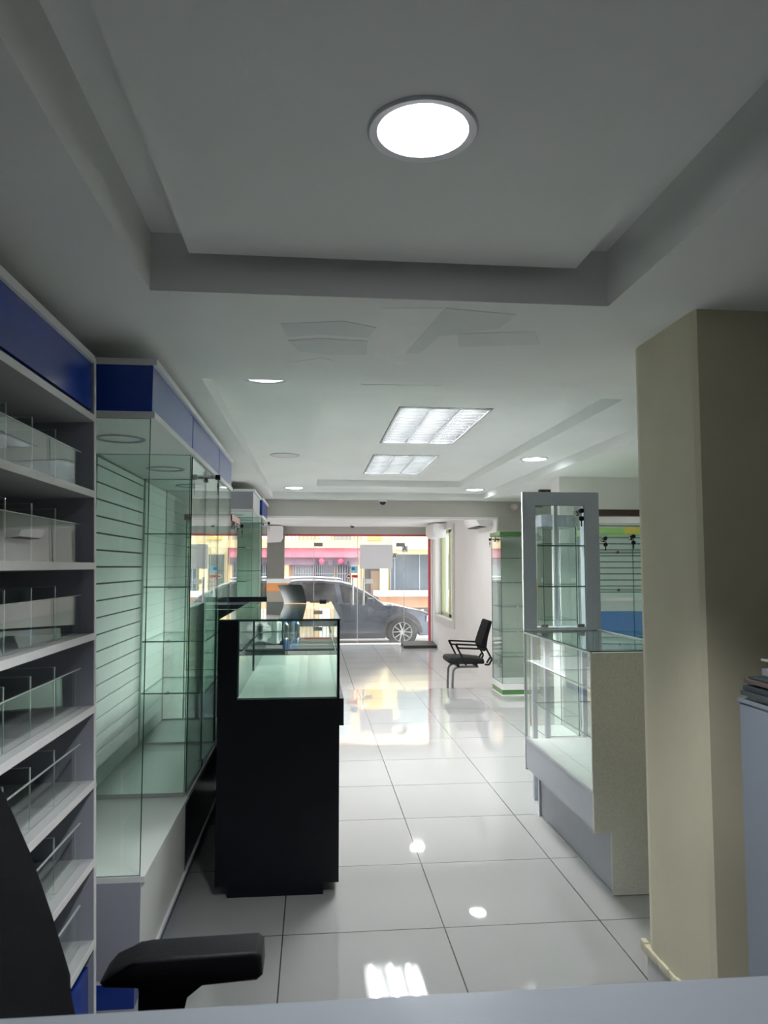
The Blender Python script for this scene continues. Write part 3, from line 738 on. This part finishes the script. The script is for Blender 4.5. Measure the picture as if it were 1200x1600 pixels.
# ================================================================== FRONT ROOM
def ac(x0, x1, y0, y1, z0, z1, louv, label, side=1):
    r = empty('air_conditioner', ((x0+x1)/2, (y0+y1)/2, z0), label, 'air conditioner')
    if side > 0: prof = [(x1, z1), (x1, z0+.02), (x1-.05, z0), (x0+.05, z0+.015), (x0, z0+.10), (x0, z1-.02), (x0+.02, z1)]
    else: prof = [(x0, z1), (x0, z0+.02), (x0+.05, z0), (x1-.05, z0+.015), (x1, z0+.10), (x1, z1-.02), (x1-.02, z1)]
    MB().prism(prof, 'y', y0, y1, bev=.006).build('housing', mat('ac_white', (.80, .78, .77), .35), r, smooth=True)
    if louv:
        m = MB()
        for k in range(4): m.box(x0+.05+k*.035, y0+.08, z0-.004, x0+.072+k*.035, y1-.08, z0+.012)
        m.build('vent_louvre', DARKM, r)
ac(2.31, 2.55, 10.3, 11.15, 2.12, 2.40, True, 'white wall air conditioner with dark vents, nearer one high on the right wall')
ac(2.30, 2.55, 14.0, 14.95, 2.10, 2.38, False, 'white wall air conditioner above the window next to the glass doors')
ac(-.98, -.62, 15.15, 15.545, 2.04, 2.38, False, 'white air unit on the left in front of the grey pillar', side=-1)
r = empty('reception_desk', (-.85, 13.2, -.12), 'tall desk with white top and orange front before the grey pillar', 'desk')
MB().box(-1.4, 13.0, -.12, -.42, 13.5, 1.22).build('body', mat('brown_grey_front', (.36, .32, .26), .5), r)
MB().box(-1.4, 12.985, 1.12, -.42, 13.0, 1.26).build('front_band', mat('orange_band', (.80, .32, .10), .5), r)
MB().box(-1.4, 12.96, 1.26, -.40, 13.5, 1.33).build('top', LAM, r)
tag(MB().box(1.01, SY-.02, 1.50, 1.72, SY-.012, 2.02).build('poster', mat('blank_paper', (.78, .76, .78), .7)), 'blank white rectangular poster taped to the glass doors', 'poster')
o = MB().box(1.13, SY-.014, 1.18, 1.30, SY-.008, 1.28).build('paper_notice', mat('notice_paper', (.85, .84, .78), .7)); tag(o, 'small white paper notice on the glass below the blank poster', 'notice')
r = empty('blue_sticker', (.90, SY-.01, 1.5), 'small light blue sticker on the glass door left of the blank poster', 'sticker')
MB().box(.82, SY-.012, 1.41, .96, SY-.008, 1.56).build('sheet', mat('light_blue', (.35, .72, .85), .5), r)
MB().box(.835, SY-.014, 1.47, .90, SY-.0122, 1.53).build('print', mat('print_blue', (.02, .20, .55), .5), r)
r = empty('round_sticker', (.80, SY-.01, 1.34), 'white round sticker with red border next to a red tag on the glass door', 'sticker')
MB().lathe([(.0001, 0), (.062, 0), (.062, -.003), (.0001, -.003)], .77, SY-.008, 1.335, 24, 'y').build('ring', mat('sticker_red', (.75, .05, .08), .5), r)
MB().lathe([(.0001, 0), (.05, 0), (.05, -.002), (.0001, -.002)], .77, SY-.0112, 1.335, 24, 'y').build('disc', mat('sticker_white', (.85, .82, .82), .5), r)
MB().box(.735, SY-.0155, 1.325, .805, SY-.0135, 1.345).box(.75, SY-.0155, 1.345, .79, SY-.0135, 1.36).build('emblem', DARKM, r)
MB().box(.84, SY-.012, 1.305, .965, SY-.008, 1.365).build('tag', mat('sticker_red2', (.65, .03, .06), .5), r)
def text(s, size, loc, m, name, parent=None, rot=(PI/2, 0, 0), ext=.002):
    cu = bpy.data.curves.new(name, 'FONT'); cu.body = s; cu.size = size; cu.extrude = ext; cu.align_x = 'CENTER'; cu.align_y = 'CENTER'
    o = bpy.data.objects.new(name, cu); COL.objects.link(o); o.location = loc; o.rotation_euler = rot; cu.materials.append(m)
    bpy.context.view_layer.update()
    me = bpy.data.meshes.new_from_object(o.evaluated_get(bpy.context.evaluated_depsgraph_get()))
    mo = bpy.data.objects.new(name, me); COL.objects.link(mo); mo.matrix_world = o.matrix_world.copy()
    bpy.data.objects.remove(o)
    if parent: mo.parent = parent; mo.matrix_parent_inverse = Matrix.Translation(-Vector(parent.location))
    return mo
text('STOP', .05, (.905, SY-.0145, 1.335), MATS['sticker_white'], 'lettering', r) if False else None
r = empty('letter_card', (1.99, SY-.02, 1.95), 'small white card with the letter A on the glass, right of the poster', 'sign')
MB().box(1.92, SY-.02, 1.86, 2.05, SY-.014, 2.00).build('card', MATS['sticker_white'], r)
text('A', .15, (1.985, SY-.023, 1.93), mat('ink_grey', (.10, .10, .12), .5), 'letter', r)
r = empty('letter_card', (1.80, SY+.01, 1.75), 'small white letter A card half hidden behind the right edge of the poster', 'sign')
MB().box(1.70, SY+.010, 1.71, 1.83, SY+.014, 1.84).build('card', MATS['sticker_white'], r)
text('A', .15, (1.765, SY+.0085, 1.775), MATS['ink_grey'], 'letter', r)
r = empty('door_mat', (2.2, 15.2, -.12), 'flat black rubber mat at the foot of the glass front by the right wall', 'mat')
MB().prism([(15.05, -.118), (15.55, -.118), (15.55, -.02), (15.05, -.06)], 'x', 1.86, 2.54, bev=.006).build('rubber_pad', mat('rubber', (.05, .05, .05), .6), r)

# ================================================================== STREET
RZ = -.36
sbox('floor_street', mat('asphalt', (.34, .33, .32), .8, noise=.1, nscale=4), -30, 16.6, RZ-.2, 40, 23.0, RZ)
sbox('floor_pavement', mat('pavement', (.66, .64, .60), .8, noise=.06, nscale=3), -30, 15.92, RZ-.2, 40, 16.6, -.16)
sbox('floor_pavement', MATS['pavement'], -30, 23.0, RZ-.2, 40, 30, RZ+.12)

# --- left building
PEACH = mat('peach_plaster', (.82, .52, .30), .8, noise=.04)
PINK = mat('pink_red_fascia', (.60, .17, .23), .7, noise=.12, nscale=2)
YEL = mat('yellow_plaster', (.78, .68, .42), .8, noise=.04)
GRILL = mat('grille_grey', (.35, .36, .42), .6)
DGRIL = mat('dark_grille', (.07, .08, .13), .6)
SHUT = mat('pale_shutter', (.45, .44, .47), .7)
BY = 25.0
r = empty('shop_building', (-3, BY, RZ), 'peach building with red fascia and barred gates across the street, left half', 'building')
MB().box(-9, BY+.3, RZ, 1.64, BY+4, 6.5).build('wall', PEACH, r)
MB().box(-9, BY-.5, 2.16, 1.64, BY+.3, 2.42).build('balcony_slab', PEACH, r)
MB().box(-9, BY-.40, 1.85, 1.55, BY+.25, 2.16).build('fascia', PINK, r)
MB().box(-9, BY-.1, 1.60, 1.55, BY+.25, 1.85).build('fascia_lower_board', mat('mauve_board', (.30, .20, .27), .7), r)  # mauve board set back below the fascia
for x in (-.96, 1.45): MB().box(x-.16, BY-.05, RZ, x+.16, BY+.3, 1.62).build('pillar', PEACH, r)
MB().box(-9, BY+.1, RZ, -1.15, BY+.3, 1.6).build('side_shutter', SHUT, r)
for (a, b, mm, nn) in ((-.66, .02, SHUT, 8), (.10, .72, DGRIL, 9), (.84, 1.26, DGRIL, 5)):
    g = MB().box(a, BY+.2, RZ, b, BY+.3, 1.6).build('gate_back', mm, r)
    m = MB()
    for k in range(nn+1):
        x = a+(b-a)*k/nn; m.box(x-.012, BY+.12, RZ, x+.012, BY+.15, 1.6)
    for z in (.4, 1.0, 1.3): m.box(a, BY+.11, z-.012, b, BY+.15, z+.012)
    m.build('gate_bars', GRILL, r)
m = MB()
for x in (.15, .45, .72, 1.0, 1.22): m.bar((x, BY-.15, 1.56), (x, BY-.15, 1.72), .05, 10)
m.build('hanging_lamp', DGRIL, r)
for x in (.29, .93): MB().lathe([(.0001, -.09), (.08, -.05), (.10, .02), (.06, .09), (.0001, .10)], x, BY-.3, 1.72, 14).build('red_lantern', mat('red_lantern', (.80, .08, .18), .6), r, smooth=True)
m = MB(); x = -5.0
while x < 1.6: m.bar((x, BY-.45, 2.42), (x, BY-.45, 3.2), .012, 6); x += .13
m.box(-5, BY-.47, 3.18, 1.6, BY-.43, 3.22)
m.build('balcony_railing', mat('railing_red_brown', (.30, .20, .18), .5), r)
for (a, b, mm) in ((-.9, -.5, WALLW), (-.4, .1, mat('curtain_tan', (.55, .42, .30), .8)), (.25, .62, WALLW), (.72, 1.3, mat('window_teal', (.25, .32, .32), .3))):
    MB().box(a, BY+.24, 2.45, b, BY+.3, 4.2).build('upper_window', mm, r)
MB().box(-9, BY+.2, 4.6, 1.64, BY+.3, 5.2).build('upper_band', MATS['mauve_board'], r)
# --- right building
r = empty('corner_building', (6, BY, RZ), 'yellow building with large dark shop window across the street, right half', 'building')
MB().box(1.66, BY+.3, RZ, 16, BY+4, 6.5).build('wall', YEL, r)
MB().box(2.65, BY-.3, 2.12, 16, BY+.3, 2.56).build('balcony_parapet', YEL, r)
MB().box(2.65, BY-.1, 1.96, 16, BY+.3, 2.12).build('lintel', YEL, r)
MB().box(1.78, BY+.22, RZ, 2.28, BY+.3, 1.95).build('doorway', mat('dark_doorway', (.06, .06, .06), .6), r)
MB().box(1.98, BY+.18, RZ, 2.26, BY+.23, 1.4).build('door_leaf', mat('brown_door', (.22, .15, .10), .6), r)
MB().box(2.28, BY, RZ, 2.55, BY+.3, 2.2).build('pilaster', YEL, r)
MB().box(2.66, BY+.2, .74, 6.2, BY+.3, 1.96).build('shop_window', mat('dark_shop_window', (.05, .075, .10), .06), r)
m = MB()
for x in (2.66, 2.80, 3.66, 4.6, 5.6): m.box(x-.015, BY+.17, .74, x+.015, BY+.2, 1.96)
m.build('window_mullion', GRILL, r)
MB().box(1.85, BY+.22, 2.45, 2.35, BY+.3, 4.0).build('upper_curtain', mat('yellow_curtain', (.75, .50, .15), .8), r)
m = MB(); x = 2.75
while x < 9: m.bar((x, BY-.25, 2.56), (x, BY-.25, 3.1), .014, 6); x += .15
m.build('railing', GRILL, r)
MB().box(2.9, BY+.24, 2.6, 8, BY+.3, 3.9).build('upper_window', MATS['window_teal'], r)
r = empty('planter_wall', (3.5, BY-1, RZ), 'low orange wall with a broad white coping in front of the yellow building', 'wall')
MB().box(2.05, BY-1.2, .58, 12, BY+.1, .74).build('coping', WALLW, r)
MB().prism([(2.30, .20), (12, .20), (12, .58), (2.2, .58)], 'y', BY-.9, BY+.1).build('wall_face', mat('orange_plaster', (.62, .36, .22), .8), r)
MB().box(2.4, BY-.85, RZ, 12, BY+.1, .20).build('wall_foot', mat('dark_plinth', (.15, .15, .15), .8), r)
# brick building seen to the far right through the side window
BR = mat('stone_brick', (.62, .50, .42), .8, noise=.3, nscale=12)
r = empty('brick_building', (12, 22, RZ), 'pale brick building down the street beyond the side window', 'building')
MB().box(10, 16.8, RZ, 16, 24.0, 6).build('wall', BR, r)
MB().box(9.96, 18, .2, 10, 20, 2.2).build('window', MATS['window_teal'], r)

# --- car
def car(cx, cyn, gz):
    r = empty('car', (cx, cyn+.92, gz), 'dark grey SUV parked facing right outside the glass front', 'car')
    PAINT = mat('car_paint', (.055, .07, .11), .25, metal=.3, coat=1)
    CLAD = mat('black_cladding', (.05, .05, .055), .6)
    yn, yf = cyn, cyn+1.84
    wb = 1.36; R = .41
    def arch(c, r0, a0=0, a1=PI, n=12, rev=False):
        pts = [(c + r0*math.cos(a0+(a1-a0)*k/n), .35+r0*math.sin(a0+(a1-a0)*k/n)) for k in range(n+1)]
        return pts
    # lower body with wheel arches cut out
    pr = [(2.12, .28), (2.22, .45), (2.22, .62), (2.12, .76), (1.75, .87), (1.30, .955), (.85, 1.0), (-1.2, 1.06), (-2.05, 1.08), (-2.25, .98), (-2.27, .55), (-2.18, .30)]
    low = pr + [(-wb-R, .30)] + [(x, z) for x, z in arch(-wb, R, PI, 0)] + [(-wb+R, .24), (wb-R, .24)] + [(x, z) for x, z in arch(wb, R, PI, 0)] + [(wb+R, .28)]
    m = MB()
    W = .92
    def put(z, x, side):   # tumblehome and rounded nose in plan
        yy = W - .05*max(0, (z-.62))**1.0*1.4 - .02*max(0, .5-z)
        yy -= .22*max(0, (abs(x)-1.75)/.5)**2
        return cyn+.92 + side*yy
    va = [m.bm.verts.new((cx+x, put(z, x, -1), gz+z)) for x, z in low]; vb = [m.bm.verts.new((cx+x, put(z, x, 1), gz+z)) for x, z in low]
    fa = m.bm.faces.new(va); fb = m.bm.faces.new(vb[::-1]); n = len(low)
    for k in range(n): m.bm.faces.new((va[k], va[(k+1) % n], vb[(k+1) % n], vb[k]))
    es = [e for e in fa.edges if e.verts[0].co.z > gz+.6 and e.verts[1].co.z > gz+.6] + [e for e in fb.edges if e.verts[0].co.z > gz+.6]
    bmesh.ops.bevel(m.bm, geom=es, offset=.05, segments=4, affect='EDGES', profile=.6)
    bmesh.ops.triangulate(m.bm, faces=[f for f in m.bm.faces if len(f.verts) > 4])
    body = m.build('body', PAINT, r, smooth=True)
    # cabin
    cab = [(.98, .97), (.55, 1.27), (.18, 1.48), (-.10, 1.555), (-.6, 1.60), (-1.1, 1.60), (-1.7, 1.54), (-2.0, 1.44), (-2.2, 1.05)]
    def yw(z): return .86 - .30*(z-1.0)
    m = MB()
    va = [m.bm.verts.new((cx+x, cyn+.92-yw(z), gz+z)) for x, z in cab]; vb = [m.bm.verts.new((cx+x, cyn+.92+yw(z), gz+z)) for x, z in cab]
    fa = m.bm.faces.new(va); fb = m.bm.faces.new(vb[::-1]); n = len(cab)
    for k in range(n): m.bm.faces.new((va[k], va[(k+1) % n], vb[(k+1) % n], vb[k]))
    bmesh.ops.bevel(m.bm, geom=list(fa.edges)+list(fb.edges), offset=.035, segments=3, affect='EDGES', profile=.5)
    m.build('cabin', PAINT, r, smooth=True)
    # side windows (both sides), windscreen
    for s in (-1, 1):
        def q(x, z, o=.008): return (cx+x, cyn+.92+s*(yw(z)+o), gz+z)
        for pts in ([(.70, 1.045), (.47, 1.23), (.17, 1.40), (-.02, 1.475), (-.13, 1.485), (-.04, 1.05)],
                    [(-.16, 1.05), (-.25, 1.50), (-.6, 1.53), (-1.0, 1.53), (-1.12, 1.08)],
                    [(-1.18, 1.08), (-1.06, 1.52), (-1.45, 1.49), (-1.85, 1.36), (-1.75, 1.14)]):
            m = MB(); a = [m.bm.verts.new(q(x, z)) for x, z in pts]; b = [m.bm.verts.new(q(x, z, -.01)) for x, z in pts]
            m.bm.faces.new(a); m.bm.faces.new(b[::-1])
            for k in range(len(pts)): m.bm.faces.new((a[k], a[(k+1) % len(pts)], b[(k+1) % len(pts)], b[k]))
            m.build('side_window', G_DARK, r)
        pts = [q(x, z+.015, .012) for x, z in ((.92, 1.00), (.52, 1.265), (.17, 1.455), (-.10, 1.525), (-.6, 1.565), (-1.1, 1.565), (-1.7, 1.50))]
        MB().tube(pts, .016, 8).build('window_trim', CHROME, r, smooth=True)
        pts = [(cx+x, cyn+.92+s*.62, gz+z) for x, z in ((-.05, 1.595), (-.3, 1.625), (-.8, 1.645), (-1.3, 1.635), (-1.7, 1.58))]
        MB().tube(pts, .018, 8).build('roof_rail', CHROME, r, smooth=True)
        m = MB().box(cx+.50, cyn+.92+s*1.02-.08, gz+1.04, cx+.68, cyn+.92+s*1.02+.08, gz+1.17, bev=.03); m.build('wing_mirror', PAINT, r, smooth=True)
        # sills and arches
        m = MB()
        yy = cyn+.92+s*.925
        m.box(cx-wb+R, min(yy, yy-s*.04), gz+.22, cx+wb-R, max(yy, yy-s*.04), gz+.34)
        for c in (-wb, wb):
            a = arch(c, R+.07, 0, PI); b = arch(c, R-.005, PI, 0)
            m.prism([(cx+x, gz+z) for x, z in a+b], 'y', min(yy+s*.006, yy-s*.04), max(yy+s*.006, yy-s*.04))
        m.build('wheel_arch_trim', CLAD, r)
        yy = cyn+.92+s*.915
        m = MB().box(cx-.02, yy-.006, gz+.36, cx-.01, yy+.006, gz+1.0).box(cx-1.0, yy-.006, gz+.5, cx-.99, yy+.006, gz+1.0); m.build('door_gap', CLAD, r)
        for x in (-.12, -1.05): MB().box(cx+x-.2, yy-.02, gz+.90, cx+x, yy+.02, gz+.93, bev=.008).build('door_handle', PAINT, r)
        m = MB().prism([(cx+1.93, gz+.60), (cx+2.16, gz+.62), (cx+2.12, gz+.80), (cx+1.95, gz+.74)], 'y', cyn+.92+s*.78, cyn+.92+s*.88, bev=.01)
        m.build('headlamp', mat('headlamp_glass', (.65, .68, .75), .1), r)
        m = MB().box(cx-2.26, cyn+.92+s*.7-.1, gz+.9, cx-2.20, cyn+.92+s*.7+.1, gz+1.02); m.build('tail_lamp', REDP, r)
    m = MB()
    a = [(.93, 1.01), (.55, 1.285), (.19, 1.49)]
    vs = [[m.bm.verts.new((cx+x+.012, cyn+.92+s*(yw(z)-.06), gz+z+.012)) for s in (-1, 1)] for x, z in a]
    for u, v in zip(vs, vs[1:]): m.bm.faces.new((u[0], u[1], v[1], v[0]))
    bmesh.ops.solidify(m.bm, geom=m.bm.faces[:], thickness=.008)
    m.build('windscreen', G_DARK, r)
    MB().box(cx+2.19, cyn+.42, gz+.45, cx+2.235, cyn+1.42, gz+.68, bev=.01).build('grille', CLAD, r)
    # wheels
    for x in (-wb, wb):
        for s in (-1, 1):
            yc = cyn+.92+s*.80; yo = yc+s*.115
            m = MB().lathe([(.24, -.11), (.33, -.115), (.355, -.09), (.36, 0), (.355, .09), (.33, .115), (.24, .11)], cx+x, yc, gz+.36, 40, 'y')
            wl = m.build('wheel', mat('tyre', (.035, .035, .035), .8), r, smooth=True)
            m = MB()
            m.lathe([(.235, -.10), (.250, s*.10), (.225, s*.10), (.215, s*.07), (.21, -s*.05)], cx+x, yc, gz+.36, 40, 'y')
            for k in range(5):
                for da in (-.20, .20):
                    a0 = 2*PI*k/5 + .3 + da*.5; a1 = 2*PI*k/5+.3+da*1.6
                    m.sbar((cx+x+.04*math.cos(a0), yc+s*.085, gz+.36+.04*math.sin(a0)), (cx+x+.23*math.cos(a1), yc+s*.095, gz+.36+.23*math.sin(a1)), .034, .02)
            m.lathe([(.0001, s*.10), (.05, s*.10), (.055, s*.07)], cx+x, yc, gz+.36, 20, 'y')
            k = m.build('rim', mat('alloy', (.80, .80, .80), .3, metal=.5)); subparent(k, wl)
            m = MB().lathe([(.0001, s*.02), (.21, s*.02)], cx+x, yc, gz+.36, 24, 'y')
            k = m.build('wheel_well', CLAD); subparent(k, wl)
    return r
car(.76, 17.42, RZ)
